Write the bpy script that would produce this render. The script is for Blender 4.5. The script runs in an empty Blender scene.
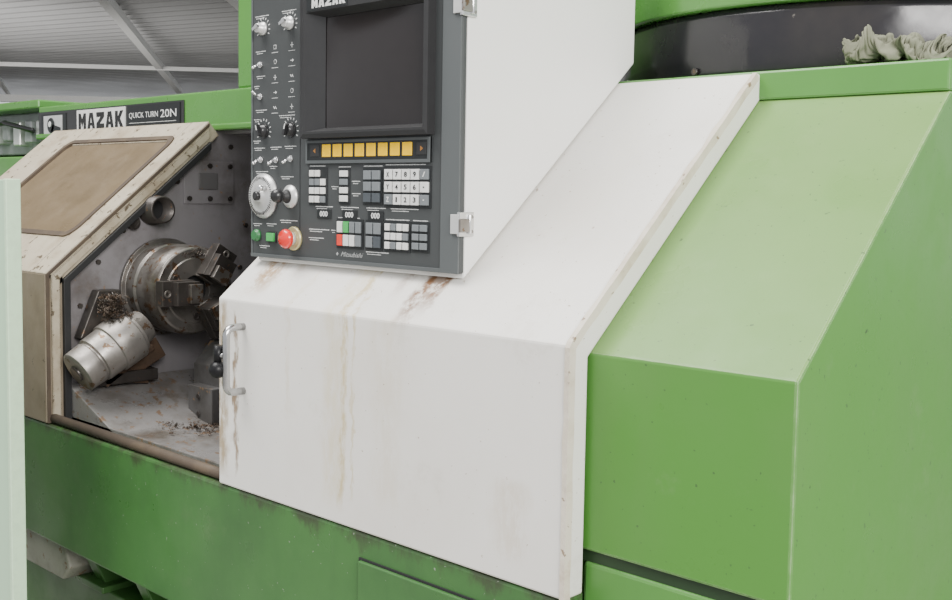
import bpy, bmesh, math, random
from mathutils import Vector, Matrix, noise
random.seed(7)
COL=bpy.context.scene.collection
# ------------------------------------------------------------------ materials
def newmat(name):
    m=bpy.data.materials.new(name); m.use_nodes=True
    nt=m.node_tree; b=nt.nodes['Principled BSDF']; return m,nt,b
def math_(nt,op,a,b=None,c=None,clamp=False):
    n=nt.nodes.new('ShaderNodeMath'); n.operation=op; n.use_clamp=clamp
    for i,v in enumerate((a,b,c)):
        if v is None: continue
        if isinstance(v,(int,float)): n.inputs[i].default_value=v
        else: nt.links.new(v,n.inputs[i])
    return n.outputs[0]
def noise_(nt,scale,detail=4,rough=.55,stretch=(1,1,1),off=(0,0,0)):
    g=nt.nodes.new('ShaderNodeNewGeometry')
    mp=nt.nodes.new('ShaderNodeMapping'); mp.inputs['Scale'].default_value=stretch; mp.inputs['Location'].default_value=off
    nt.links.new(g.outputs['Position'],mp.inputs[0])
    n=nt.nodes.new('ShaderNodeTexNoise'); n.inputs['Scale'].default_value=scale; n.inputs['Detail'].default_value=detail; n.inputs['Roughness'].default_value=rough
    nt.links.new(mp.outputs[0],n.inputs['Vector']); return n.outputs['Fac']
def rng(nt,v,a,b,lo=0,hi=1):
    n=nt.nodes.new('ShaderNodeMapRange'); n.interpolation_type='SMOOTHSTEP'
    nt.links.new(v,n.inputs[0]); n.inputs[1].default_value=a; n.inputs[2].default_value=b; n.inputs[3].default_value=lo; n.inputs[4].default_value=hi
    return n.outputs[0]
def mixc(nt,fac,a,b):
    n=nt.nodes.new('ShaderNodeMix'); n.data_type='RGBA'
    if isinstance(fac,(int,float)): n.inputs[0].default_value=fac
    else: nt.links.new(fac,n.inputs[0])
    for i,v in ((6,a),(7,b)):
        if isinstance(v,tuple): n.inputs[i].default_value=(*v,1)
        else: nt.links.new(v,n.inputs[i])
    return n.outputs[2]
def paint(name,base,dirt,rough=.4,damt=.5,chip=None,chipthr=.68,metal=0,bump=.1,scale=3,streak=.3,spec=.5,stains=(),top_sheen=None,edge=None,coat=0,smudge=None,worn=None,fine=None):
    m,nt,b=newmat(name)
    n1=noise_(nt,scale,6,.6)
    c=mixc(nt,rng(nt,n1,.42,.75,0,damt),base,dirt)
    if smudge:
        c=mixc(nt,rng(nt,noise_(nt,6.5,8,.75,off=(4,9,1)),.56,.68,0,smudge[0]),c,smudge[1])
    if streak:
        n2=noise_(nt,9,4,.6,(1,1,.09))
        c=mixc(nt,rng(nt,n2,.52,.8,0,streak),c,dirt)
    g=nt.nodes.new('ShaderNodeNewGeometry'); sp=nt.nodes.new('ShaderNodeSeparateXYZ'); nt.links.new(g.outputs['Position'],sp.inputs[0])
    if top_sheen:  # pale overhead gloss painted into the colour of upward-facing surfaces
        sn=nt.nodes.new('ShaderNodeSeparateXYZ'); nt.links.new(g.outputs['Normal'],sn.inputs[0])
        k=math_(nt,'MULTIPLY',rng(nt,sn.outputs[2],.3,.7,0,1),rng(nt,noise_(nt,2.2,5,.6,off=(7,7,7)),.25,.7,top_sheen[0]*.75,top_sheen[0]))
        c=mixc(nt,k,c,top_sheen[1])
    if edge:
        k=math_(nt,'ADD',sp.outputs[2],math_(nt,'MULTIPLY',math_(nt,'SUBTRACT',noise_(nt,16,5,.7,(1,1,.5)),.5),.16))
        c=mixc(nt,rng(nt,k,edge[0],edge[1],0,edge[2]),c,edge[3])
    if stains:
        wob=math_(nt,'MULTIPLY',math_(nt,'SUBTRACT',noise_(nt,14,3,.6),.5),.05)
        wob2=math_(nt,'MULTIPLY',math_(nt,'SUBTRACT',noise_(nt,60,4,.7,(1,1,.3)),.5),.03)
        brk=noise_(nt,45,6,.75,(1,1,.3))
        for (xc,w,z0,z1,amt,colr) in stains:
            dx=math_(nt,'ABSOLUTE',math_(nt,'ADD',math_(nt,'ADD',math_(nt,'SUBTRACT',sp.outputs[0],xc),wob),wob2))
            k=rng(nt,dx,w*.15,w,1,0)
            k=math_(nt,'MULTIPLY',k,rng(nt,sp.outputs[2],z0,z0+.05,0,1))
            k=math_(nt,'MULTIPLY',k,rng(nt,sp.outputs[2],z1-.02,z1,1,0))
            k=math_(nt,'MULTIPLY',k,rng(nt,brk,.38,.56,.18*amt,amt))
            c=mixc(nt,k,c,colr)
    if worn: # rubbed-through paint on sheet edges
        bv=nt.nodes.new('ShaderNodeBevel'); bv.samples=4; bv.inputs['Radius'].default_value=worn[0]
        vm=nt.nodes.new('ShaderNodeVectorMath'); vm.operation='DOT_PRODUCT'
        nt.links.new(bv.outputs[0],vm.inputs[0]); nt.links.new(g.outputs['True Normal'],vm.inputs[1])
        k=rng(nt,vm.outputs['Value'],.90,.995,1,0)
        k=math_(nt,'MULTIPLY',k,rng(nt,noise_(nt,25,5,.7,off=(2,2,2)),.35,.6,worn[2]*.35,worn[2]))
        c=mixc(nt,k,c,worn[1])
    if chip:
        n3=noise_(nt,38,5,.65)
        c=mixc(nt,rng(nt,n3,chipthr,chipthr+.02,0,.9),c,chip)
    if fine:
        n4=noise_(nt,130,2,.5,off=(5,3,8))
        c=mixc(nt,rng(nt,n4,fine[0],fine[0]+.03,0,.75),c,fine[1])
    nt.links.new(c,b.inputs['Base Color'])
    r=noise_(nt,scale*2.3,4,.6,off=(3,1,2))
    nt.links.new(rng(nt,r,.3,.7,rough-.08,rough+.12),b.inputs['Roughness'])
    b.inputs['Metallic'].default_value=metal
    b.inputs['Specular IOR Level'].default_value=spec
    b.inputs['Coat Weight'].default_value=coat; b.inputs['Coat Roughness'].default_value=.25
    if bump:
        bp=nt.nodes.new('ShaderNodeBump'); bp.inputs['Strength'].default_value=bump; bp.inputs['Distance'].default_value=.004
        nt.links.new(noise_(nt,scale*6,5,.6),bp.inputs['Height']); nt.links.new(bp.outputs[0],b.inputs['Normal'])
    return m
def plain(name,c,rough=.45,metal=0,emit=0,coat=0,spec=.5):
    m,nt,b=newmat(name)
    n=noise_(nt,60,3)
    col=mixc(nt,rng(nt,n,.4,.7,0,.25),c,tuple(x*.7 for x in c)); nt.links.new(col,b.inputs['Base Color'])
    b.inputs['Roughness'].default_value=rough; b.inputs['Metallic'].default_value=metal; b.inputs['Specular IOR Level'].default_value=spec
    b.inputs['Coat Weight'].default_value=coat
    return m
RUST=(.20,.10,.045)
GREEN=paint('green_paint',(.080,.245,.045),(.06,.17,.04),.30,.35,(.03,.03,.02),.72,bump=.06,streak=.12,worn=(.004,(.28,.42,.22),.6))
GREENL=paint('green_paint_cover',(.078,.235,.040),(.10,.22,.058),.34,.55,(.04,.07,.03),.73,bump=.08,streak=.25,top_sheen=(.42,(.30,.41,.155)),spec=.32,smudge=(.4,(.125,.25,.08)),worn=(.004,(.48,.58,.36),.8),fine=(.715,(.05,.09,.04)))  # cover slope gets its pale sky sheen as colour
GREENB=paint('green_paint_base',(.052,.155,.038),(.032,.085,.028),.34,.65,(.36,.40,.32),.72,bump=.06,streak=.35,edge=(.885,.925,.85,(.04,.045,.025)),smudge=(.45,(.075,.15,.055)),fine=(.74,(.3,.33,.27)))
GREENF=paint('green_paint_foot',(.045,.13,.03),(.03,.075,.02),.35,.7,(.3,.3,.25),.71,bump=.08,streak=.35)
GREENS=plain('dark_green_gap_shade',(.015,.04,.012),.6)
GRIME=paint('grimy_iron',(.34,.33,.28),(.10,.10,.07),.6,.8,(.20,.13,.08),.60,bump=.2,scale=8,streak=.4,smudge=(.7,(.12,.14,.07)))
WHITE=paint('white_paint_door',(.79,.77,.725),(.68,.635,.56),.42,.5,(.22,.14,.08),.73,bump=.08,scale=2.6,streak=.15,smudge=(.38,(.61,.575,.50)),worn=(.0035,(.42,.34,.25),.55),fine=(.715,(.34,.25,.16)),
  stains=[(-1.44,.012,.93,1.41,.80,(.52,.41,.18)),(-1.47,.040,.93,1.40,.50,(.66,.58,.38)),(-1.415,.005,.95,1.33,.6,(.54,.43,.20)),(-1.30,.030,1.27,1.42,1.0,RUST),(-1.27,.022,1.29,1.44,1.0,RUST),(-1.36,.02,1.31,1.385,.5,RUST),(-1.33,.05,.95,1.30,.3,(.62,.54,.38)),
          (-1.765,.009,.93,1.27,.95,(.25,.17,.10)),(-1.812,.028,.925,1.29,1.0,(.38,.30,.20)),(-1.735,.05,1.285,1.39,.9,(.36,.22,.10)),(-1.66,.022,1.33,1.39,.6,(.40,.27,.13)),(-1.05,.05,.93,1.08,.45,(.58,.49,.36)),
          (-1.60,.010,1.05,1.40,.3,(.60,.51,.33))])
WHITEL=paint('dirty_white_hem',(.66,.60,.50),(.46,.38,.28),.5,.85,(.22,.15,.09),.63,bump=.3,scale=14,streak=0,smudge=(.75,(.46,.37,.26)))
WHITEB=paint('white_paint_housing',(.84,.83,.80),(.76,.73,.68),.42,.25,(.45,.36,.25),.765,bump=.03,streak=.05)
CREAM=paint('cream_paint_worn',(.48,.42,.32),(.28,.21,.135),.5,.7,(.08,.055,.03),.61,bump=.10,scale=11,streak=.0,smudge=(.65,(.22,.165,.10)),worn=(.007,(.07,.05,.03),.95))
BROWNGLASS=paint('soiled_window',(.175,.13,.078),(.115,.082,.048),.35,.6,None,bump=.03,scale=6,streak=.0,smudge=(.4,(.22,.17,.11)))
TAN=paint('tan_front_worn',(.24,.195,.14),(.14,.11,.07),.5,.6,(.08,.06,.04),.65,bump=.1,scale=9,streak=.0,worn=(.005,(.08,.06,.04),.8))
INNER=paint('chamber_paint',(.225,.212,.22),(.09,.078,.073),.42,.85,(.22,.14,.08),.66,bump=.15,scale=6,streak=.4,smudge=(.6,(.11,.085,.07)))
BLOCKM=paint('casting_dark',(.12,.115,.115),(.05,.045,.04),.4,.85,(.22,.14,.08),.64,bump=.15,scale=9,streak=.2)
FLOORC=paint('chamber_tray',(.22,.21,.205),(.09,.075,.06),.33,.9,(.18,.115,.07),.59,bump=.25,scale=8,streak=0,smudge=(.65,(.12,.085,.06)))
STEEL=paint('steel_oily',(.22,.205,.19),(.09,.072,.058),.36,.9,(.12,.068,.035),.57,metal=.75,bump=.12,scale=11,streak=0,smudge=(.6,(.085,.062,.045)))
STEELL=paint('steel_dull',(.30,.28,.26),(.12,.10,.08),.42,.75,(.15,.09,.05),.60,metal=.7,bump=.10,scale=10,streak=0,smudge=(.5,(.14,.105,.075)))
STEELD=paint('steel_dark',(.065,.057,.052),(.03,.026,.022),.4,.7,(.16,.09,.05),.61,metal=.55,bump=.1,scale=12,streak=0)
RUSTY=paint('rusty_iron',(.095,.058,.036),(.045,.032,.023),.7,.7,None,metal=.3,bump=.3,scale=14,streak=0)
SWARF=plain('swarf_brown',(.085,.065,.05),.45,.6)
GASK=paint('gasket_brown',(.07,.05,.035),(.14,.10,.06),.7,.6,None,bump=.1,scale=10,streak=0)
CHROME=plain('chrome',(.70,.70,.70),.22,.9)
CHROMED=plain('chrome_handle',(.50,.50,.50),.2,1)
ALU=plain('brushed_silver',(.68,.68,.67),.35,.5)
RUBBER=plain('black_rubber',(.015,.015,.016),.55)
BLACK=plain('black_plastic',(.018,.018,.019),.3)
BLACKK=plain('black_knob',(.008,.008,.009),.38,spec=.25)
PANELG=paint('panel_grey',(.052,.056,.057),(.040,.043,.044),.45,.4,None,bump=.02,streak=0,spec=.35)
FRAMEG=paint('frame_grey',(.088,.096,.098),(.062,.07,.072),.45,.4,None,bump=.02,streak=0,spec=.35)
BEZEL=plain('bezel_black',(.026,.026,.027),.4,spec=.35)
SCREEN=plain('crt_glass',(.016,.013,.013),.13,spec=.45)
KW=plain('key_white',(.72,.72,.70),.4); KG=plain('key_grey',(.17,.185,.195),.4); KD=plain('key_slate',(.06,.07,.08),.4)
KB=plain('key_black',(.02,.02,.02),.4); KO=plain('orange_print',(.35,.15,.03),.4)
KY=plain('key_yellow',(1.0,.60,.0),.5,spec=.15); KR=plain('key_red',(.75,.04,.02),.4); KGR=plain('key_green',(.05,.40,.09),.4)
KGD=plain('key_dark_green',(.03,.16,.05),.4)
INK=plain('white_print',(.70,.71,.70),.5); INKG=plain('grey_print',(.36,.37,.37),.5); INKB=plain('black_print',(.01,.01,.01),.4); PAD=plain('keypad_black',(.018,.020,.021),.4,spec=.3)
REDM=plain('red_mushroom',(.75,.02,.015),.25,coat=.5); YEL=plain('yellow_collar',(.55,.48,.25),.35,.5)
DRUM=paint('dark_band',(.014,.013,.016),(.04,.034,.03),.18,.5,(.12,.11,.10),.70,bump=.05,scale=5,streak=.3)
PALEG=paint('pale_green_sheet',(.50,.72,.50),(.46,.66,.46),.45,.2,None,bump=.02,streak=0)
PALEE=plain('pale_green_edge',(.60,.82,.56),.4)
CLOTH=paint('rag_cloth',(.21,.215,.155),(.15,.15,.11),.95,.7,None,bump=.15,scale=16,streak=0,spec=.1)
GREYE=paint('grey_equipment',(.32,.33,.34),(.15,.15,.15),.5,.5,None,bump=.05,scale=8)
ROOF=paint('roof_sheet',(.40,.40,.40),(.31,.31,.31),.5,.4,None,bump=0,scale=.4,streak=0)
WALLM=paint('hall_wall',(.55,.56,.55),(.45,.46,.45),.6,.4,None,bump=0,scale=.4,streak=0)
BEAMM=plain('beam_white',(.78,.78,.76),.5)
CONC=paint('concrete',(.33,.32,.30),(.2,.19,.18),.7,.5,None,bump=.1,scale=2,streak=0)
# ------------------------------------------------------------------ builder
class B:
    def __init__(s): s.bm=bmesh.new(); s.mats=[]
    def mi(s,m):
        if m not in s.mats: s.mats.append(m)
        return s.mats.index(m)
    def face(s,vs,m,smooth=False):
        try: f=s.bm.faces.new(vs)
        except ValueError: return
        f.material_index=s.mi(m); f.smooth=smooth
    def hexa(s,P,m):
        v=[s.bm.verts.new(p) for p in P]
        for q in ((0,3,2,1),(4,5,6,7),(0,1,5,4),(1,2,6,5),(2,3,7,6),(3,0,4,7)): s.face([v[i] for i in q],m)
    def box(s,x0,x1,y0,y1,z0,z1,m):
        s.hexa([(x0,y0,z0),(x1,y0,z0),(x1,y1,z0),(x0,y1,z0),(x0,y0,z1),(x1,y0,z1),(x1,y1,z1),(x0,y1,z1)],m)
    def obox(s,c,e1,e2,e3,h,m):
        c=Vector(c);e1=Vector(e1).normalized()*h[0];e2=Vector(e2).normalized()*h[1];e3=Vector(e3).normalized()*h[2]
        s.hexa([c-e1-e2-e3,c+e1-e2-e3,c+e1+e2-e3,c-e1+e2-e3,c-e1-e2+e3,c+e1-e2+e3,c+e1+e2+e3,c-e1+e2+e3],m)
    def prismx(s,pts,x0,x1,m):
        a=[s.bm.verts.new((x0,y,z)) for y,z in pts]; b=[s.bm.verts.new((x1,y,z)) for y,z in pts]
        n=len(pts); s.face(a[::-1],m); s.face(b,m)
        for i in range(n): s.face([a[i],a[(i+1)%n],b[(i+1)%n],b[i]],m)
    def prismy(s,pts,y0,y1,m):
        a=[s.bm.verts.new((x,y0,z)) for x,z in pts]; b=[s.bm.verts.new((x,y1,z)) for x,z in pts]
        n=len(pts); s.face(a[::-1],m); s.face(b,m)
        for i in range(n): s.face([a[i],a[(i+1)%n],b[(i+1)%n],b[i]],m)
    def rev(s,p0,d,prof,m,n=40,cap=True):
        p0=Vector(p0); d=Vector(d).normalized(); a=d.orthogonal().normalized(); b=d.cross(a)
        rings=[]
        for t,r in prof:
            rings.append([s.bm.verts.new(p0+d*t+(a*math.cos(2*math.pi*i/n)+b*math.sin(2*math.pi*i/n))*max(r,1e-5)) for i in range(n)])
        for k in range(len(rings)-1):
            flat=abs(prof[k][0]-prof[k+1][0])<1e-6
            for i in range(n):
                j=(i+1)%n; s.face([rings[k][i],rings[k][j],rings[k+1][j],rings[k+1][i]],m,not flat)
        if cap: s.face(rings[0][::-1],m); s.face(rings[-1],m)
    def cyl(s,p0,p1,r,m,r1=None,n=28):
        p0=Vector(p0);p1=Vector(p1); s.rev(p0,p1-p0,[(0,r),((p1-p0).length,r if r1 is None else r1)],m,n)
    def ball(s,c,r,m,d=(0,0,1)):
        pr=[(-r*math.cos(math.pi*i/12),r*math.sin(math.pi*i/12)) for i in range(13)]; s.rev(c,d,pr,m,24,False)
    def tube(s,pts,r,m,n=12):
        pts=[Vector(p) for p in pts]; rings=[]
        for i,p in enumerate(pts):
            d=(pts[min(i+1,len(pts)-1)]-pts[max(i-1,0)]).normalized()
            a=d.cross(Vector((1,.02,.01))).normalized(); b=d.cross(a)
            rings.append([s.bm.verts.new(p+(a*math.cos(2*math.pi*k/n)+b*math.sin(2*math.pi*k/n))*r) for k in range(n)])
        for q in range(len(rings)-1):
            for i in range(n): s.face([rings[q][i],rings[q][(i+1)%n],rings[q+1][(i+1)%n],rings[q+1][i]],m,True)
        s.face(rings[0][::-1],m); s.face(rings[-1],m)
    def text(s,body,x,y,z,w,h,m,bold=0,shear=0,d=.0006):
        cu=bpy.data.curves.new('t','FONT'); cu.body=body; cu.size=1; cu.extrude=.001; cu.offset=bold; cu.shear=shear; cu.resolution_u=3
        o=bpy.data.objects.new('t',cu); COL.objects.link(o); bpy.context.view_layer.update()
        me=bpy.data.meshes.new_from_object(o.evaluated_get(bpy.context.evaluated_depsgraph_get()))
        xs=[v.co.x for v in me.vertices]; ys=[v.co.y for v in me.vertices]
        if xs:
            x0,x1,y0,y1=min(xs),max(xs),min(ys),max(ys); i=s.mi(m)
            vm=[s.bm.verts.new((x+(v.co.x-x0)/(x1-x0)*w, y-(d if v.co.z>0 else -.0002), z+(v.co.y-y0)/(y1-y0)*h)) for v in me.vertices]
            for p in me.polygons:
                try: f=s.bm.faces.new([vm[k] for k in p.vertices]); f.material_index=i
                except ValueError: pass
        bpy.data.objects.remove(o); bpy.data.meshes.remove(me); bpy.data.curves.remove(cu)
    def blocktext(s,body,x,y,z,w,h,pitch,m,mh,d=.0006):
        G={'M':[(0,0),(0,1),(.30,1),(.5,.62),(.70,1),(1,1),(1,0),(.68,0),(.68,.50),(.5,.12),(.32,.50),(.32,0)],
           'A':[(0,0),(.28,1),(.72,1),(1,0),(.66,0),(.61,.20),(.39,.20),(.34,0)],
           'Z':[(0,0),(0,.30),(.54,.71),(0,.71),(0,1),(1,1),(1,.70),(.46,.29),(1,.29),(1,0)],
           'K':[(0,0),(0,1),(.34,1),(.34,.62),(.62,1),(1,1),(.62,.52),(1,0),(.62,0),(.34,.42),(.34,0)]}
        for i,c in enumerate(body):
            s.prismy([(x+i*pitch+a*w,z+q*h) for a,q in G[c]],y-d,y+.0002,m)
            if c=='A': s.prismy([(x+i*pitch+a*w,z+q*h) for a,q in ((.43,.38),(.5,.70),(.57,.38))],y-d*1.4,y,mh)
    def done(s,name,parent=None,bevel=0,label=None,seg=2,normals=True):
        if normals: bmesh.ops.recalc_face_normals(s.bm,faces=s.bm.faces)
        me=bpy.data.meshes.new(name); 
        co=[v.co for v in s.bm.verts]
        c=Vector([(min(v[i] for v in co)+max(v[i] for v in co))/2 for i in range(3)]); c.z=min(v.z for v in co)
        bmesh.ops.translate(s.bm,verts=s.bm.verts,vec=-c)
        s.bm.to_mesh(me); s.bm.free()
        for m in s.mats: me.materials.append(m)
        o=bpy.data.objects.new(name,me); COL.objects.link(o); put(o,c,parent)
        if bevel:
            bv=o.modifiers.new('bevel','BEVEL'); bv.width=bevel; bv.segments=seg; bv.limit_method='ANGLE'; bv.angle_limit=math.radians(35)
        if label: o['label']=label
        return o
WPOS={}
def put(o,c,parent):
    c=Vector(c); WPOS[o.name]=c
    if parent: o.parent=parent; o.location=c-WPOS[parent.name]
    else: o.location=c
def top(o,label,cat,**k):
    o['label']=label; o['category']=cat
    for a,v in k.items(): o[a]=v
    return o
def empty(name,loc,parent=None):
    e=bpy.data.objects.new(name,None); e.empty_display_size=.1; COL.objects.link(e); put(e,loc,parent); return e
def struct(o,label,cat='structure'):
    o['label']=label; o['category']=cat; o['kind']='structure'; return o
# ------------------------------------------------------------------ cloth first: a real drape simulated on to a flat ledge
zc=1.721
def make_rag():
    b=B(); bm=b.bm; NU,NV=84,62; g=[]
    for i in range(NU+1):
        row=[]
        for j in range(NV+1):
            u_=i/NU*2-1; v_=j/NV*2-1
            wx=noise.noise(Vector((u_*1.3,v_*1.3,3)))*.35; wy=noise.noise(Vector((u_*1.3,v_*1.3,9)))*.35
            ph=(v_+wy+u_*.25)*8.5+1.2*math.sin(u_*2.3)
            z=.024*math.sin(ph)+.012*math.sin((u_+wx)*9+v_*2)+.010*noise.noise(Vector((u_*4,v_*4,1)))
            x=u_*.112+.010*math.sin(ph*1.0+1)+wx*.02; y=v_*.050+.010*math.cos(ph)
            a=math.radians(5); row.append(bm.verts.new((-.708+x*math.cos(a)-y*math.sin(a),.590+x*math.sin(a)+y*math.cos(a),zc+.052+z)))
        g.append(row)
    for i in range(NU):
        for j in range(NV): b.face([g[i][j],g[i+1][j],g[i+1][j+1],g[i][j+1]],CLOTH,True)
    o=b.done('rag_sheet',None,normals=False)
    cb=B(); cb.box(-1.2,-.3,.50,.90,zc-.06,zc,CLOTH); col=cb.done('ledge_collider',None)
    col.modifiers.new('c','COLLISION'); col.collision.thickness_outer=.002
    cl=o.modifiers.new('cloth','CLOTH'); st=cl.settings; st.quality=8; st.mass=.15; st.tension_stiffness=12; st.compression_stiffness=12; st.shear_stiffness=5; st.bending_stiffness=.35; st.air_damping=1.5
    cc=cl.collision_settings; cc.use_collision=True; cc.distance_min=.002; cc.use_self_collision=True; cc.self_distance_min=.002; cc.collision_quality=4
    cl.point_cache.frame_start=1; cl.point_cache.frame_end=40
    sc=bpy.context.scene
    for f in range(1,15): sc.frame_set(f)
    dg=bpy.context.evaluated_depsgraph_get(); me=bpy.data.meshes.new_from_object(o.evaluated_get(dg))
    mw=o.matrix_world.copy(); pts=[mw@v.co for v in me.vertices]
    sc.frame_set(1)
    bpy.data.objects.remove(o); bpy.data.objects.remove(col)
    b=B(); vs=[b.bm.verts.new((p.x,max(p.y,.519),max(p.z,zc+.0012))) for p in pts]
    for p in me.polygons: b.face([vs[k] for k in p.vertices],CLOTH,True)
    rg=b.done('rag',None); so=rg.modifiers.new('s','SOLIDIFY'); so.thickness=.0018; so.offset=0
    sb=rg.modifiers.new('u','SUBSURF'); sb.levels=1; sb.render_levels=1
    top(rg,'crumpled grey-green cleaning rag lying on the machine ledge','cloth')
make_rag()
# ------------------------------------------------------------------ key dimensions (metres)
ZF=1.2873; ZB=.9145; M=.851; XL=-1.824; XR=-.941; XC=-.6193
sl=lambda y: ZF+M*y
lathe=empty('turning_lathe',(-1.8,.8,0))
top(lathe,'green and white turning lathe with open chamber and control panel','machine tool')
# base
b=B()
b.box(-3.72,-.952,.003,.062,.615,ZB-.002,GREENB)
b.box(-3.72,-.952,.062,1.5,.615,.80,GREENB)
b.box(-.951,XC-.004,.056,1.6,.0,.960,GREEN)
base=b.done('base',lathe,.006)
b=B(); b.box(-1.391,-.98,-.006,.006,.64,.864,GREENB); b.done('access_panel',base,.002)
b=B(); b.box(-1.395,-.976,.0,.004,.636,.868,RUBBER); b.done('panel_gap',base)
b=B()
b.box(-3.5,-.96,.24,1.45,.30,.62,GREENF); b.box(-3.6,-.96,.09,1.5,.0,.50,GREENF)
b.done('plinth',base,.004)
b=B(); b.prismy([(-2.90,.50),(-2.60,.50),(-2.56,.54),(-2.60,.612),(-2.90,.612)],.045,.24,GRIME); b.done('foot_casting',base,.006,'chipped grey-white base casting')
for x,w_ in ((-2.52,.05),(-2.28,.05),(-1.9,.05)): 
    b=B(); b.prismx([(.05,.612),(.24,.612),(.24,.50),(.10,.50)],x,x+w_,GREENF); b.box(x-.03,x+w_+.03,.07,.24,.498,.515,GREENF)
    b.done('frame_rib',base,.003)
# end cover
b=B()
prof=[(.052,.978),(.052,1.2722),(.52,1.6705),(1.6,1.6705),(1.6,.30),(.075,.30),(.075,.978)]
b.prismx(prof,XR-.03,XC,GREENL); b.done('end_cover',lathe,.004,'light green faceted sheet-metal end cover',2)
b=B(); b.box(XR-.03,XC-.008,.060,.074,.959,.979,GREENS); b.done('gap_shade_strip',base)  # dark strip painted in for the shade in the gap under the cover
# ledge + headers
b=B(); b.box(-1.25,XC,.515,1.6,1.6705,1.7205,GREEN); b.done('top_ledge',lathe,.004)
b=B()
b.box(-3.71,-1.80,.513,1.25,1.676,1.776,GREEN)
b.box(-3.71,-1.80,.50,.52,1.664,1.682,GREEN)
hd=b.done('header_beam',lathe,.005)
b=B(); b.box(-2.536,-2.15,.53,1.0,1.776,3.0,GREEN); b.done('cable_column',lathe,.008)
# nameplates
b=B(); b.box(-3.70,-2.775,.5085,.5135,1.668,1.757,BLACK); pl=b.done('nameplate_backing',hd,.001)
b=B()
b.box(-3.415,-3.103,.505,.5088,1.680,1.752,KW)
b.blocktext('MAZAK',-3.403,.505,1.690,.051,.051,.0600,INKB,KW)
b.done('maker_nameplate',hd)
b=B()
b.box(-3.09,-2.79,.506,.5088,1.690,1.752,PAD)
b.text('QUICK TURN',-3.078,.506,1.711,.168,.020,INK,bold=-.008)
b.text('20N',-2.896,.506,1.711,.088,.023,INK,bold=0)
b.box(-3.078,-2.81,.5054,.506,1.6985,1.6998,INK)
b.done('model_nameplate',hd)
b=B(); b.box(-3.675,-3.495,.506,.5088,1.668,1.748,PAD); b.box(-3.655,-3.52,.505,.5062,1.676,1.742,ALU)
b.rev((-3.600,.505,1.709),(0,-1,0),[(0,.026),(.002,.025)],PAD); b.prismy([(-3.60,1.688),(-3.53,1.680),(-3.53,1.700),(-3.585,1.712)],.503,.5055,PAD); b.rev((-3.606,.503,1.713),(0,-1,0),[(0,.010),(.001,.009)],INK); b.done('emblem',hd)
# drum
b=B()
cx,cyy=-1.03,1.085
b.rev((cx,cyy,1.721),(0,0,1),[(0,.498),(.012,.502),(.111,.502),(.125,.498)],DRUM,120)
dr=b.done('round_band',lathe,.0,'black curved metal band with scuffed surface')
b=B(); b.rev((cx,cyy,1.8475),(0,0,1),[(0,.515),(.30,.515)],GREEN,120); b.done('round_hood',dr,.006)
for k in range(2):
    b=B(); a=math.radians(232+k*28); p=Vector((cx+.503*math.cos(a),cyy+.503*math.sin(a),1.737)); b.cyl(p,p+Vector((.006*math.cos(a),.006*math.sin(a),0)),.007,STEELD,n=6)
    b.done('bolt_head',dr)
# ------------------------------------------------------------------ sliding door
b=B()
T=.045
nx,nz=M/math.hypot(1,M),-1/math.hypot(1,M)
yt=.502
pr=[(0,ZB),(0,ZF),(yt,sl(yt)),(yt+.014,sl(yt)+.002),(yt+.030,sl(yt)-.012),(yt+nx*T,sl(yt)+nz*T),(T,ZF-.021),(T,ZB)]
b.prismx(pr,XL,XR-.0015,WHITE)
door=b.done('sliding_door',lathe,.0035,'off-white sliding door with rust streaks',2)
b=B()
n=120; R_=[]
L1=ZF-ZB; L2=math.hypot(yt,M*yt)
for i in range(n+1):
    q=i/n*(L1+L2)
    if q<L1: y,z,ny,nz_=0,ZB+q,-1,0
    else: y=(q-L1)/L2*yt; z=sl(y); ny,nz_=-nx,-nz
    h=.0024+.0010*noise.noise(Vector((q*24,1,3))); w_=.009+.0030*noise.noise(Vector((q*20,5,3)))
    dd=.011+.003*noise.noise(Vector((q*18,9,3)))
    R_.append([b.bm.verts.new(p) for p in ((XR-w_,y-ny*.001,z-nz_*.001),(XR-w_+.001,y+ny*h,z+nz_*h),(XR+.0008,y+ny*h,z+nz_*h),(XR+.0016,y-ny*dd,z-nz_*dd),(XR-.002,y-ny*dd,z-nz_*dd))])
for i in range(n):
    for j in range(5): b.face([R_[i][j],R_[i][(j+1)%5],R_[i+1][(j+1)%5],R_[i+1][j]],WHITEL)
b.face(R_[0][::-1],WHITEL); b.face(R_[-1],WHITEL)
b.done('folded_hem',door,0,'dirty beige folded hem')
b=B()
hx=-1.738; D_=[]
z0,z1,dp,rr_=1.113,1.238,.040,.016
D_.append((hx,.001,z1))
for k in range(7):
    a=math.radians(90*k/6); D_.append((hx,-(dp-rr_)-rr_*math.sin(a),z1-rr_+rr_*math.cos(a)))
for k in range(7):
    a=math.radians(90*k/6); D_.append((hx,-(dp-rr_)-rr_*math.cos(a),z0+rr_-rr_*math.sin(a)))
D_.append((hx,.001,z0))
b.tube(D_,.0072,CHROMED,18)
hn=b.done('handle',door,0,'chrome D-shaped pull handle')
b=B(); b.cyl((hx,-.040,1.186),(hx-.016,-.046,1.184),.0055,CHROMED); b.cyl((hx-.016,-.046,1.204),(hx-.018,-.047,1.168),.0095,BLACKK,.0075); b.ball((hx-.018,-.047,1.157),.0170,BLACKK); b.done('latch_lever',door,0,'black ball latch lever')
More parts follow.
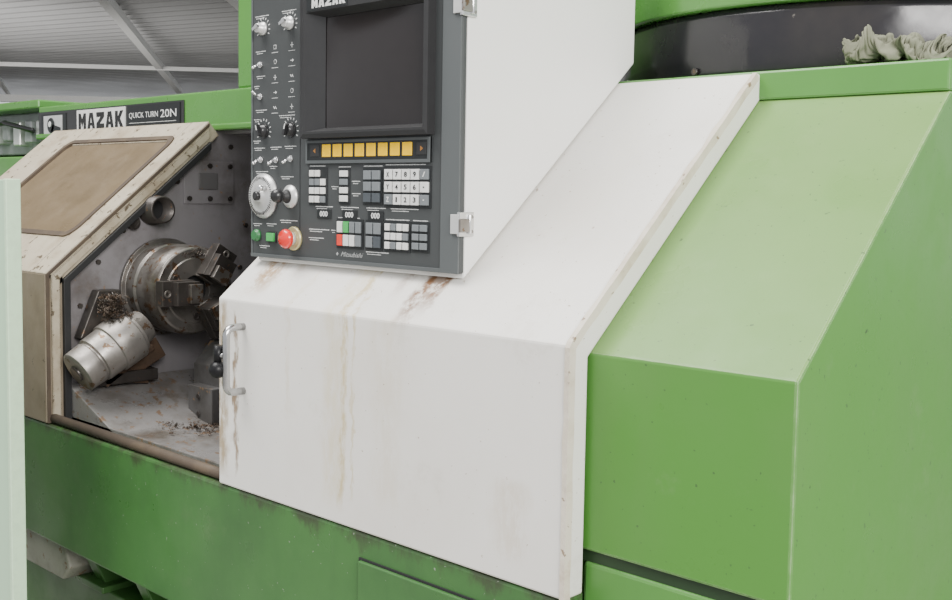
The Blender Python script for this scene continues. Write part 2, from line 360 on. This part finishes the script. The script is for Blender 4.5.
# ------------------------------------------------------------------ left guard
XG=-2.582; XGL=-3.50
b=B()
T2=.05; y2=.470
def gslab(x0,x1,ya,yb,m,t=T2):
    b.prismx([(ya,sl(ya)),(yb,sl(yb)),(yb+nx*t,sl(yb)+nz*t),(ya+nx*t,sl(ya)+nz*t)],x0,x1,m)
gslab(XGL,-3.27,.0,y2,CREAM); gslab(-2.665,XG,.0,y2,CREAM); gslab(-3.27,-2.665,.0,.115,CREAM); gslab(-3.27,-2.665,.405,y2,CREAM)
b.box(XGL,XG,.0,.05,ZB,ZF-.001,TAN)
gd=b.done('fixed_guard',lathe,.003,'cream sheet-metal guard worn down to tan')
b=B(); o=.004
b.prismx([(.112+nx*o,sl(.112)+nz*o),(.408+nx*o,sl(.408)+nz*o),(.408+nx*.02,sl(.408)+nz*.02),(.112+nx*.02,sl(.112)+nz*.02)],-3.275,-2.66,BROWNGLASS)
b.done('guard_window',gd,0,'brown soiled window pane')
b=B()
def rrect(s0,s1,t0,t1,r,n=8):
    P=[]
    for cx_,cy_,a0 in ((s1-r,t1-r,0),(s0+r,t1-r,90),(s0+r,t0+r,180),(s1-r,t0+r,270)):
        for i in range(n+1):
            a=math.radians(a0+90*i/n); P.append((cx_+r*math.cos(a),cy_+r*math.sin(a)))
    return P
def onsl(p,h): return Vector((p[0],p[1]-nx*h,sl(p[1])-nz*h))
A=rrect(-3.285,-2.652,.100,.420,.035); I=rrect(-3.268,-2.669,.112,.408,.028); n=len(A)
r0=[b.bm.verts.new(onsl(p,-.002)) for p in A]; r1=[b.bm.verts.new(onsl(p,.004)) for p in A]; r2=[b.bm.verts.new(onsl(p,.004)) for p in I]; r3=[b.bm.verts.new(onsl(p,-.006)) for p in I]
for i in range(n):
    j=(i+1)%n
    for a_,c_ in ((r0,r1),(r1,r2),(r2,r3)): b.face([a_[i],a_[j],c_[j],c_[i]],GASK)
b.done('window_gasket',gd,0)
b=B()
def strip(x0,x1,oa,ob,m):
    b.prismx([(oa,ZB),(oa,ZF-oa*.35),(y2,sl(y2)-oa*1.25),(y2,sl(y2)-ob*1.25),(ob,ZF-ob*.35),(ob,ZB)],x0,x1,m)
strip(XG,XG+.004,.003,.012,GASK); strip(XG-.004,XG+.005,.016,.038,CREAM); strip(XG-.004,XG+.012,.045,.062,RUBBER)
b.done('opening_gasket',gd,.001)
# left end equipment
b=B()
b.box(-4.9,-3.73,.52,1.2,1.775,1.805,GREEN); b.box(-4.9,-3.75,.62,1.2,1.62,1.775,GREYE); b.box(-4.9,-3.52,.40,1.2,1.0,1.60,GREEN)
for i in range(9): b.box(-4.62+i*.095,-4.565+i*.095,.57,.64,1.65+.01*(i%3),1.74,GREYE if i%2 else ALU)
b.tube([(-4.5,.56,1.72),(-4.3,.52,1.69),(-4.05,.54,1.735),(-3.85,.56,1.70)],.010,BLACK)
b.done('end_equipment',lathe,.006)
# ------------------------------------------------------------------ chamber
b=B()
b.prismx([(.05,.86),(.05,ZF-.03),(.47,sl(.47)-.07),(.52,1.69),(1.25,1.69),(1.25,.80),(.07,.80)],-2.66,-2.60,INNER)
b.box(-2.66,-1.0,1.20,1.25,.80,1.70,INNER); b.box(-2.62,-1.0,.53,1.25,1.655,1.675,INNER)
b.box(-1.06,-1.0,.06,1.2,.82,1.26,INNER)
ch=b.done('work_chamber',lathe,.002)
b=B(); b.prismy([(-2.60,1.005),(-2.36,.915),(-2.10,.885),(-1.06,.86),(-1.06,.80),(-2.60,.80)],.064,1.2,FLOORC)
b.box(-2.58,-1.06,.064,.070,.86,.925,FLOORC)
b.done('chip_tray',ch,.002)
b=B(); b.cyl((-3.0,.02,.925),(-1.0,.02,.925),.0115,GASK); b.done('door_rail',base)
b=B()
b.box(-2.602,-2.596,.40,.56,1.46,1.58,INNER); b.box(-2.597,-2.592,.445,.505,1.50,1.545,BLOCKM)
cp=b.done('cover_plate',ch,.002)
def bolt(y,z,x,par):
    b=B(); b.cyl((x,y,z),(x+.007,y,z),.007,STEELD,n=6); b.done('bolt',par)
for y in (.415,.48,.545):
    for z in (1.475,1.565): bolt(y,z,-2.597,cp)
for (y,z) in ((.10,1.20),(.10,1.05),(.15,1.31),(.22,1.39),(.38,1.52),(.60,1.40),(.58,1.28),(.55,1.62),(.20,1.02),(.14,1.34)): bolt(y,z,-2.601,ch)
b=B(); b.rev((-2.60,.305,1.445),(1,0,0),[(0,.042),(.010,.042),(.012,.038),(.055,.036),(.058,.030),(.006,.028)],STEELD); b.rev((-2.60,.305,1.445),(1,0,0),[(0,.029),(.008,.029)],RUBBER); b.done('coolant_port',ch,0,'deep round port with dark bore')
b=B(); b.rev((-2.60,.245,1.41),(1,0,0),[(0,.018),(.015,.018),(.015,.012),(.01,.012)],STEELD); b.done('coolant_port',ch)
# chuck
CY,CZ=.338,1.238
b=B()
b.rev((-2.60,CY,CZ),(1,0,0),[(0,.130),(.012,.130),(.012,.118),(.050,.118),(.055,.112),(.066,.112),(.070,.117),(.140,.117),(.146,.113),(.152,.113),(.156,.108),(.156,.086),(.160,.084),(.160,.040),(.12,.036)],STEEL,72)
for k in range(0,6,2):
    a=math.radians(60*k+30); b.rev((-2.4405,CY+.068*math.cos(a),CZ+.068*math.sin(a)),(1,0,0),[(0,.010),(.003,.010),(.003,.006),(.001,.006)],STEELD,16)
chk=b.done('chuck',ch,.002,'oily grey steel three-jaw chuck',2)
b=B(); b.rev((-2.50,CY,CZ),(1,0,0),[(0,.038),(.045,.038)],RUBBER); b.done('chuck_bore',chk)
def jaw(ang):
    b=B(); a=math.radians(ang); e=Vector((0,math.cos(a),math.sin(a))); t=Vector((0,-math.sin(a),math.cos(a))); c=Vector((-2.440,CY,CZ)); X=Vector((1,0,0))
    b.obox(c+e*.074+X*.008,e,t,X,(.042,.023,.012),STEEL)
    b.obox(c+e*.080+X*.032,e,t,X,(.046,.032,.016),STEELD)
    b.obox(c+e*.066+X*.058,e,t,X,(.032,.030,.014),STEELD)
    b.obox(c+e*.050+X*.076,e,t,X,(.018,.024,.008),STEEL)
    for r in (.082,.112): b.rev(c+e*r+X*.047,X,[(0,.010),(.004,.010),(.004,.006),(.001,.006)],STEEL,14)
    b.done('chuck_jaw',chk,.003,'dark stepped jaw')
for a in (180,58,-62): jaw(a)
# stepped cylinder unit
b=B()
p0=Vector((-2.50,.042,1.046)); p1=Vector((-2.50,.215,1.148)); d=(p1-p0).normalized()
b.rev(p0,d,[(0,.046),(.003,.054),(.045,.056),(.048,.052),(.052,.052),(.054,.060),(.100,.061),(.102,.066),(.165,.067),(.170,.057),(.178,.057),(.182,.048),(.210,.042)],STEELL,56)
b.rev(p0+d*.0,d*-1,[(0,.022),(.006,.020)],STEELD,20)
cu=b.done('cylinder_unit',ch,.001,'dull stepped steel cylinder unit')
b=B()
b.prismx([(.18,1.09),(.28,1.11),(.31,1.06),(.25,1.03),(.26,.99),(.19,1.0)],-2.56,-2.54,RUSTY)
b.obox((-2.55,.20,1.045),(0,.8,.5),(0,-.5,.8),(1,0,0),(.08,.009,.02),RUSTY)
b.box(-2.60,-2.53,.10,.28,1.0,1.03,STEELD)
b.prismx([(.08,1.12),(.13,1.24),(.19,1.24),(.20,1.15)],-2.595,-2.56,STEELD)
b.done('unit_bracket',cu,.003,'rusty bracket')
# toolpost block: tall angular casting
b=B()
b.prismx([(.33,.87),(.33,1.05),(.38,1.105),(.50,1.13),(.50,.87)],-2.44,-2.29,BLOCKM)
b.prismx([(.30,.87),(.30,1.0),(.335,1.0),(.335,.87)],-2.42,-2.31,BLOCKM)
b.box(-2.31,-2.282,.35,.50,.90,1.06,STEELD)
b.box(-2.47,-2.20,.29,.60,.86,.90,BLOCKM)
for z in (.93,.975): b.rev((-2.37,.300,z),(0,-1,0),[(0,.008),(.004,.008)],STEELD,6)
b.done('toolpost_block',ch,.004,'dark angular toolpost casting')
# swarf
def curl(c,L,r,turns,m):
    ax=Vector((random.uniform(-1,1),random.uniform(-1,1),random.uniform(-.6,.6))).normalized(); a=ax.orthogonal().normalized(); q=ax.cross(a); pv=None
    n=int(turns*9)
    for i in range(n):
        t=i/n; th=t*turns*6.283; rad=r*(.6+.4*math.sin(t*3))
        p=Vector(c)+ax*(t-.5)*L+(a*math.cos(th)+q*math.sin(th))*rad
        v=(b.bm.verts.new(p),b.bm.verts.new(p+ax*r*.55))
        if pv: b.face([pv[0],v[0],v[1],pv[1]],m,True)
        pv=v
def heap(c,s,n,mm,k=1):
    for i in range(n):
        p=[c[k_]+max(-1.6,min(1.6,random.gauss(0,1)))*s[k_] for k_ in range(3)]
        curl(p,random.uniform(.01,.03)*k,random.uniform(.002,.005)*k,random.uniform(1.5,4),random.choice(mm))
def swdone(lbl):
    for v in b.bm.verts: v.co.x=max(v.co.x,-2.597)
    sw=b.done('metal_swarf',None,0,None,normals=False); top(sw,lbl,'metal chips',kind='stuff')
b=B()
heap((-2.50,.135,1.203),(.015,.017,.020),420,[RUSTY,STEELD,SWARF,SWARF,SWARF],.8); heap((-2.49,.15,1.175),(.015,.022,.008),120,[RUSTY,STEELD,SWARF],.7)
swdone('matted brown metal swarf caught on the steel cylinder unit')
b=B(); heap((-2.44,.335,1.335),(.010,.018,.005),40,[SWARF,STEELD],.7); swdone('curly brown metal swarf stuck to the chuck')
b=B(); heap((-2.33,.22,.918),(.04,.03,.003),40,[SWARF,RUSTY,RUSTY],.7); heap((-2.28,.27,.912),(.025,.025,.006),60,[SWARF,RUSTY],.7); swdone('scattered metal swarf on the chip tray')
# ------------------------------------------------------------------ control housing & panel
PX,PZ,PY=-1.8075,1.3682,.0673
W=.5793; H=.56
b=B()
yb=.546
b.prismx([(.0793,sl(.0793)+.004),(.0793,PZ+H+.03),(yb,PZ+H+.03),(yb,sl(yb)+.004)],PX+.004,PX+W,WHITEB)
hs=b.done('control_housing',lathe,.004,'white sheet-metal control housing')
for z in (1.450,1.806):
    b=B(); x=PX+W
    b.box(x-.016,x+.003,PY-.0065,PY-.0025,z-.016,z+.016,ALU)
    b.box(x-.001,x+.005,PY-.006,.096,z-.020,z+.020,CHROME)
    b.box(x+.004,x+.009,.060,.082,z-.013,z+.009,STEELL)
    b.cyl((x+.006,.084,z-.016),(x+.006,.084,z+.016),.004,CHROME)
    b.cyl((x+.004,.091,z+.012),(x+.0065,.091,z+.012),.0028,STEEL); b.cyl((x+.004,.091,z-.012),(x+.0065,.091,z-.012),.0028,STEEL)
    b.done('latch',hs,.001,'chrome toggle latch')
b=B()
b.box(PX,PX+W,PY,.0790,PZ,PZ+H,PANELG)
pn=b.done('control_panel',lathe,.003,'dark grey control panel with keys and knobs')
b=B()
def bx(s0,s1,z0,z1,h,m,y0=0): b.box(PX+s0/1000,PX+s1/1000,PY-(y0+h)/1000,PY-y0/1000+.0002,PZ+z0/1000,PZ+z1/1000,m)
bx(537,579,0,560,3,FRAMEG); bx(0,537,0,7,3,FRAMEG); bx(0,4,7,560,2,FRAMEG); bx(155,157,20,540,.8,PAD)
b.done('panel_frame',pn,.001)
# crt
b=B()
def ring(O4,I4,h0,h1,m):
    s0,s1,z0,z1=O4; a0,a1,c0,c1=I4
    O=[(s0,z0),(s1,z0),(s1,z1),(s0,z1)]; I=[(a0,c0),(a1,c0),(a1,c1),(a0,c1)]
    g=lambda q,h:b.bm.verts.new((PX+q[0]/1000,PY-h/1000,PZ+q[1]/1000))
    o0=[g(q,0) for q in O]; o1=[g(q,h0) for q in O]; i1=[g(q,h1) for q in I]
    for k in range(4):
        j=(k+1)%4; b.face([o0[k],o0[j],o1[j],o1[k]],m); b.face([o1[k],o1[j],i1[j],i1[k]],m)
ring((178,518,229,486),(189,513,237,482),18,20,BEZEL)
ring((189,513,237,482),(196,509,241,458),20,20,BEZEL)
ring((196,509,241,458),(235,500,248,448),20,3,BEZEL) 
cr=b.done('screen_bezel',pn,0)
b=B()
n=16; S0,S1,Z0,Z1=229,501,243,450; gv=[]
for i in range(n+1):
    row=[]
    for j in range(n+1):
        u_=i/n*2-1; v_=j/n*2-1; hh=1.5+5.0*(1-u_*u_)*(1-v_*v_)+1.5*(1-max(abs(u_),abs(v_))**4)
        row.append(b.bm.verts.new((PX+(S0+(S1-S0)*i/n)/1000,PY-hh/1000,PZ+(Z0+(Z1-Z0)*j/n)/1000)))
    gv.append(row)
for i in range(n):
    for j in range(n): b.face([gv[i][j],gv[i+1][j],gv[i+1][j+1],gv[i][j+1]],SCREEN,True)
b.done('crt_screen',cr,0,'dark unlit domed screen')
b=B(); bx(200,316,460,483,.8,PAD,20); b.blocktext('MAZAK',PX+.216,PY-.0208,PZ+.464,.0165,.0155,.0195,INK,PAD); b.done('screen_nameplate',cr)
# soft keys
b=B(); bx(178,512,183,226,4,PAD); ring((178,512,183,226),(184,506,189,221),5,5,FRAMEG); sk=b.done('softkey_strip',pn,.0005)
def key(s0,s1,z0,z1,m,par,name='key',h=5,base=0,txt=None,tc=None):
    global b
    b=B(); bx(s0,s1,z0,z1,h,m,base)
    if txt: 
        w=(s1-s0)*.36/1000; hh=(z1-z0)*.5/1000
        if txt in '1-.I': w*=.5
        if txt in '-.': hh*=.25
        b.text(txt,PX+(s0+s1)/2000-w/2,PY-(h+base)/1000,PZ+(z0+z1)/2000-hh/2,w,hh,tc or INKB,bold=.02,d=.0004)
    b.done(name,par,.0008)
for i in range(8): key(227+i*31,251+i*31,195,218,KY,sk,'soft_key')
for s0,sg in ((193,-1),(480,1)):
    b=B(); bx(s0,s0+24,196,217,5,KB); cxm=s0+12
    b.prismy([(PX+(cxm-3*sg)/1000,PZ+.202),(PX+(cxm+4*sg)/1000,PZ+.2065),(PX+(cxm-3*sg)/1000,PZ+.211)],PY-.0055,PY-.0048,KO); b.done('soft_key',sk,.0003,'black key with orange arrow')
def padblock(s0,s1,z0,z1,nc,nr,cols,txt=None):
    global b
    b=B(); bx(s0-3,s1+3,z0-3,z1+3,1.5,PAD); par=b.done('keypad',pn,.0005)
    pw=(s1-s0)/nc; ph=(z1-z0)/nr; k=0
    for r in range(nr):
        for c in range(nc):
            m=cols[k%len(cols)]
            if m: key(s0+c*pw+1.7,s0+(c+1)*pw-1.7,z1-(r+1)*ph+2,z1-r*ph-2,m,par,'key',4.0,1.5,txt[k] if txt else None,INK if m in (KD,KR,KGR,KG) else INKB)
            k+=1
padblock(188,236,109,173,3,4,[KW,KW,None,KG,KG,KW,KW,KW,KW,KW,KW,KG])
padblock(276,300,112,172,1,4,[KW,KG,KW,KW])
padblock(342,388,112,172,2,3,[KG,KG,KG,KG,KD,KD])
padblock(398,510,109,174,5,3,[KW,KW,KW,KW,KG,KW,KW,KW,KW,KW,KG,KW,KW,KW,KG],'X789/Y456-Z123.')
padblock(270,338,32,80,4,2,[KW,KGR,KG,KG,KR,KW,KW,KG])
padblock(350,390,32,80,2,2,[KG,KG,KG,KD])
padblock(400,461,32,80,4,3,[KW,KG,KW,KW,KW,KW,KW,KG,KW,KG,KW,KW])
padblock(469,507,34,80,2,3,[KG])
for s0 in (210,283,354):
    b=B(); bx(s0,s0+40,82,99,2,PAD); b.text('000',PX+(s0+9)/1000,PY-.002,PZ+.0855,.022,.010,INK,bold=.01)
    b.done('digit_display',pn,.0005)
b=B()
def dash(s,z,w,h=1.7):
    x=s
    while x<s+w: 
        l=random.uniform(1.2,3.5); bx(x,min(x+l,s+w),z,z+h*random.uniform(.7,1),.35,INK); x+=l+1.0
for s,z,w in [(12,470,44),(98,472,44),(14,402,32),(16,354,28),(14,288,36),(8,214,36),(62,215,36),(108,216,36),(14,168,40),(96,158,40),(6,65,28),(50,66,32),(94,74,54),(26,22,34),(186,178,46),(270,176,34),(340,177,50),(398,179,100),(204,103,50),(277,103,50),(348,103,50),(412,103,70),(270,84,60),(400,84,60),(469,84,36),(184,60,60),(184,44,44),(348,25,60),(6,228,24),(90,275,50),(250,140,20),(308,128,24),(308,150,22),(250,60,12),(8,335,18),(8,270,20),(60,178,24)]:
    dash(s,z,w); dash(s+3,z-3.8,w*.6,1.4)
seq=[0,1,4,2,5,3,1,4,0,5,2,3,4,1,5,0,3,2,5,4,1]
for r in range(5):
    for c,s in enumerate((72,125)):
        z=404-r*29; k=seq[(r*3+c)%21]
        if k==0: bx(s,s+8,z,z+8,.35,INK); bx(s+1,s+7,z+1,z+7,.6,PANELG)
        elif k==1: bx(s,s+9,z+3.4,z+4.6,.35,INK); bx(s+4,s+5.2,z-1,z+9,.35,INK)
        elif k==2: b.cyl((PX+(s+5)/1000,PY,PZ+(z+5)/1000),(PX+(s+5)/1000,PY-.0004,PZ+(z+5)/1000),.0045,INK,n=16); b.cyl((PX+(s+5)/1000,PY,PZ+(z+5)/1000),(PX+(s+5)/1000,PY-.0007,PZ+(z+5)/1000),.0034,PANELG,n=16)
        elif k==3:
            for q in (0,3.2,6.4): bx(s,s+8,z+q,z+q+1.1,.35,INK)
        elif k==4:
            for q in range(3): b.obox((PX+(s+1.5+q*3)/1000,PY-.0003,PZ+(z+4)/1000),(1,0,1.6 if q%2 else -1.6),(0,1,0),(1.6,0,-1 if q%2 else 1),(.0032,.0003,.0005),INK)
        else:
            bx(s,s+7,z+3.4,z+4.6,.35,INK); b.prismy([(PX+(s+6)/1000,PZ+(z+1)/1000),(PX+(s+10)/1000,PZ+(z+4.1)/1000),(PX+(s+6)/1000,PZ+(z+7.2)/1000)],PY-.0004,PY,INK)
        dash(s-6,z-7,20,1.2)
for cs,cz,rr in ((40,248,22),(127,248,22),(38,446,20),(124,449,20)):
    for i in range(11):
        a=math.radians(-30+i*24); 
        b.obox((PX+(cs+rr*math.cos(a))/1000,PY-.0003,PZ+(cz+rr*math.sin(a))/1000),(math.cos(a),0,math.sin(a)),(0,1,0),(-math.sin(a),0,math.cos(a)),(.0022,.0003,.0008),INK)
b.text('Mitsubishi',PX+.278,PY,PZ+.0140,.062,.0085,INKG,bold=-.005,shear=.45)
b.obox((PX+.268,PY-.0004,PZ+.018),(1,0,1),(0,1,0),(-1,0,1),(.0022,.0004,.0022),INKG)
b.done('panel_lettering',pn)
def Q(s,z,h): return (PX+s/1000,PY-h/1000,PZ+z/1000)
Y_=(0,-1,0)
def knob_silver(s,z):
    b=B(); b.rev(Q(s,z,0),Y_,[(0,.013),(.004,.013),(.005,.010),(.015,.009),(.017,.008)],ALU,28); b.obox(Q(s,z,18),(1,0,.4),(0,1,0),(-.4,0,1),(.0085,.0035,.0028),CHROME); b.done('selector_switch',pn,0,'chrome selector switch')
knob_silver(38,446); knob_silver(124,449)
def knob_black(s,z,an):
    b=B(); b.rev(Q(s,z,0),Y_,[(0,.015),(.003,.015),(.003,.012),(.011,.010),(.012,.009)],BLACK,28)
    a=math.radians(an); b.obox(Q(s,z,13),(math.cos(a),0,math.sin(a)),(0,1,0),(-math.sin(a),0,math.cos(a)),(.011,.004,.0032),BLACK)
    b.obox(Q(s+6*math.cos(a),z+6*math.sin(a),17.3),(math.cos(a),0,math.sin(a)),(0,1,0),(-math.sin(a),0,math.cos(a)),(.005,.0004,.0011),INK); b.done('rotary_knob',pn,0,'black rotary knob')
knob_black(40,248,110); knob_black(127,248,70)
def toggle(s,z,up=1):
    b=B(); b.rev(Q(s,z,0),Y_,[(0,.0065),(.003,.0065),(.003,.004),(.007,.004)],CHROME,6); b.cyl(Q(s,z,7),Q(s,z+7*up,18),.0018,CHROME,.0028,16); b.ball(Q(s,z+7.5*up,19),.003,CHROME); b.done('toggle_switch',pn,0,'chrome toggle switch')
for s,z,u in ((30,377,-1),(30,315,1),(32,192,-1),(82,191,-1),(128,193,-1)): toggle(s,z,u)
b=B(); b.rev(Q(42,121,0),Y_,[(0,.044),(.004,.044),(.006,.041),(.009,.040),(.010,.030),(.011,.012),(.016,.011)],ALU,64)
hw=b.done('handwheel',pn,0,'silver pulse handwheel')
b=B(); b.rev(Q(42,121,16),Y_,[(0,.009),(.006,.009),(.008,.006)],BLACK,28); b.done('hub',hw)
b=B(); b.rev(Q(60,136,9),Y_,[(0,.005),(.014,.0065),(.018,.005)],CHROME,20); b.done('crank_grip',hw)
b=B()
for i in range(50):
    a=i*2*math.pi/50; b.obox(Q(42+35*math.cos(a),121+35*math.sin(a),10),(math.cos(a),0,math.sin(a)),(0,1,0),(-math.sin(a),0,math.cos(a)),(.0025 if i%5 else .004,.0006,.0004),INKB)
b.done('graduations',hw)
b=B(); b.rev(Q(128,121,0),Y_,[(0,.022),(.004,.022),(.006,.017),(.010,.015)],ALU,36); js=b.done('joystick',pn,0,'black ball joystick with chrome collar')
b=B(); b.rev(Q(128,121,9),Y_,[(0,.014),(.006,.011),(.012,.006),(.02,.005)],RUBBER,28); b.ball(Q(128,122,32),.0135,BLACK); b.done('joystick_knob',js)
b=B(); b.rev(Q(20,43,0),Y_,[(0,.012),(.005,.012),(.006,.009),(.010,.009)],KGD,28); b.done('push_button',pn,0,'dark green push button')
b=B(); bx(55,83,30,52,3,BLACK); bx(58,80,33,49,8,KGR); b.done('push_button',pn,.001,'green rectangular push button')
b=B(); b.rev(Q(140,41,0),Y_,[(0,.023),(.004,.023),(.006,.020)],YEL,40); b.rev(Q(140,41,6),Y_,[(0,.013),(.010,.013)],ALU,28)
es=b.done('emergency_stop',pn,0,'emergency stop with yellow collar')
b=B(); b.rev(Q(140,41,14),Y_,[(0,.012),(.003,.018),(.009,.0185),(.014,.0155),(.017,.009),(.018,.001)],REDM,40); b.done('mushroom_button',es,0,'red mushroom button')
# ------------------------------------------------------------------ pale green guard panel
b=B(); b.box(-2.86,-2.284,-.218,-.2,0,1.514,PALEG); b.box(-2.289,-2.276,-.222,-.190,0,1.516,PALEE); b.box(-2.9,-2.3,-.30,-.10,0,.04,PALEG)
top(b.done('guard_panel',None,.002),'pale green sheet-metal panel standing beside the lathe','panel')
# ------------------------------------------------------------------ hall
b=B(); b.box(-26,6,-8,22,-.1,0,CONC); struct(b.done('floor'),'grey concrete workshop floor','floor')
b=B()
prev=None
e=Vector((math.cos(math.radians(18)),math.sin(math.radians(18)),0)); f=Vector((-e.y,e.x,0))
org=Vector((-16,6,3.55)); 
for i in range(-150,150):
    t=i*.08; h=.045*(1 if (i//2)%2 else 0)
    p=org+f*t+Vector((0,0,h+.035*t))
    v=(b.bm.verts.new(p-e*13),b.bm.verts.new(p+e*9))
    if prev: b.face([prev[0],prev[1],v[1],v[0]],ROOF)
    prev=v
struct(b.done('ceiling',normals=False),'corrugated grey metal workshop roof','ceiling')
def beam(a,c,w,h,i):
    b=B(); a=Vector(a);c=Vector(c);d=(c-a).normalized();s=Vector((-d.y,d.x,0)).normalized();u=d.cross(s)
    b.obox((a+c)/2,d,s,u,((c-a).length/2,w,h),BEAMM); struct(b.done('trim_%d'%i),'white painted steel roof beam','beam')
beam((-8.8,3.2,3.38),(-18.5,10.1,3.38),.05,.05,1)
beam((-8.5,4.2,3.45),(-12.7,8.5,3.45),.05,.04,2)
beam((-22,4.0,3.05),(-13,14.0,3.05),.05,.06,3)
beam((-20,2.0,3.35),(-11,12.5,3.35),.025,.03,4)
beam((-14,-2,3.3),(-24,6,3.3),.05,.05,5)
beam((-9.5,2.2,3.34),(-22.5,8.6,3.34),.03,.03,6)
b=B(); b.obox((-20.5,11.5,1.6),(-.62,-.78,0),(.78,-.62,0),(0,0,1),(14,.1,1.6),WALLM); struct(b.done('wall_back'),'light grey workshop wall','wall')
# ------------------------------------------------------------------ lights
w=bpy.data.worlds.new('w'); bpy.context.scene.world=w; w.use_nodes=True
bg=w.node_tree.nodes['Background']; bg.inputs[0].default_value=(.95,.97,1,1); bg.inputs[1].default_value=.95
def area(name,loc,tgt,sx,sy,e,c=(1,.98,.95)):
    l=bpy.data.lights.new(name,'AREA'); l.shape='RECTANGLE'; l.size=sx; l.size_y=sy; l.energy=e; l.color=c
    o=bpy.data.objects.new(name,l); COL.objects.link(o); o.location=loc
    o.rotation_euler=(Vector(tgt)-Vector(loc)).to_track_quat('-Z','Y').to_euler()
area('window_light',(3.8,-1.9,3.4),(-1.3,.3,1.3),3.0,2.0,480)
area('overhead_fill',(-2.8,-1.4,5.5),(-1.5,.4,1.2),3,2.5,430)  # unseen area lamp added overhead to brighten the slopes and their gloss
area('roof_fill',(-14,4,1.0),(-15,8,3.5),5,5,200)  # unseen lamp added low down, aimed up to brighten the roof
# ------------------------------------------------------------------ camera
yaw,pit,rol=.7539,.0764,-.0163
fw=Vector((-math.sin(yaw)*math.cos(pit),math.cos(yaw)*math.cos(pit),-math.sin(pit))); r=Vector((math.cos(yaw),math.sin(yaw),0)); u=r.cross(fw)
c,s=math.cos(rol),math.sin(rol); R=r*c-u*s; U=r*s+u*c
cam=bpy.data.cameras.new('camera'); cam.lens=1079.0848/952*36; cam.sensor_width=36; cam.sensor_fit='HORIZONTAL'; cam.shift_y=-23.5/952; cam.clip_end=200
co=bpy.data.objects.new('camera',cam); COL.objects.link(co)
co.matrix_world=Matrix(((R.x,U.x,-fw.x,0),(R.y,U.y,-fw.y,-1.2),(R.z,U.z,-fw.z,1.5),(0,0,0,1)))
bpy.context.scene.camera=co
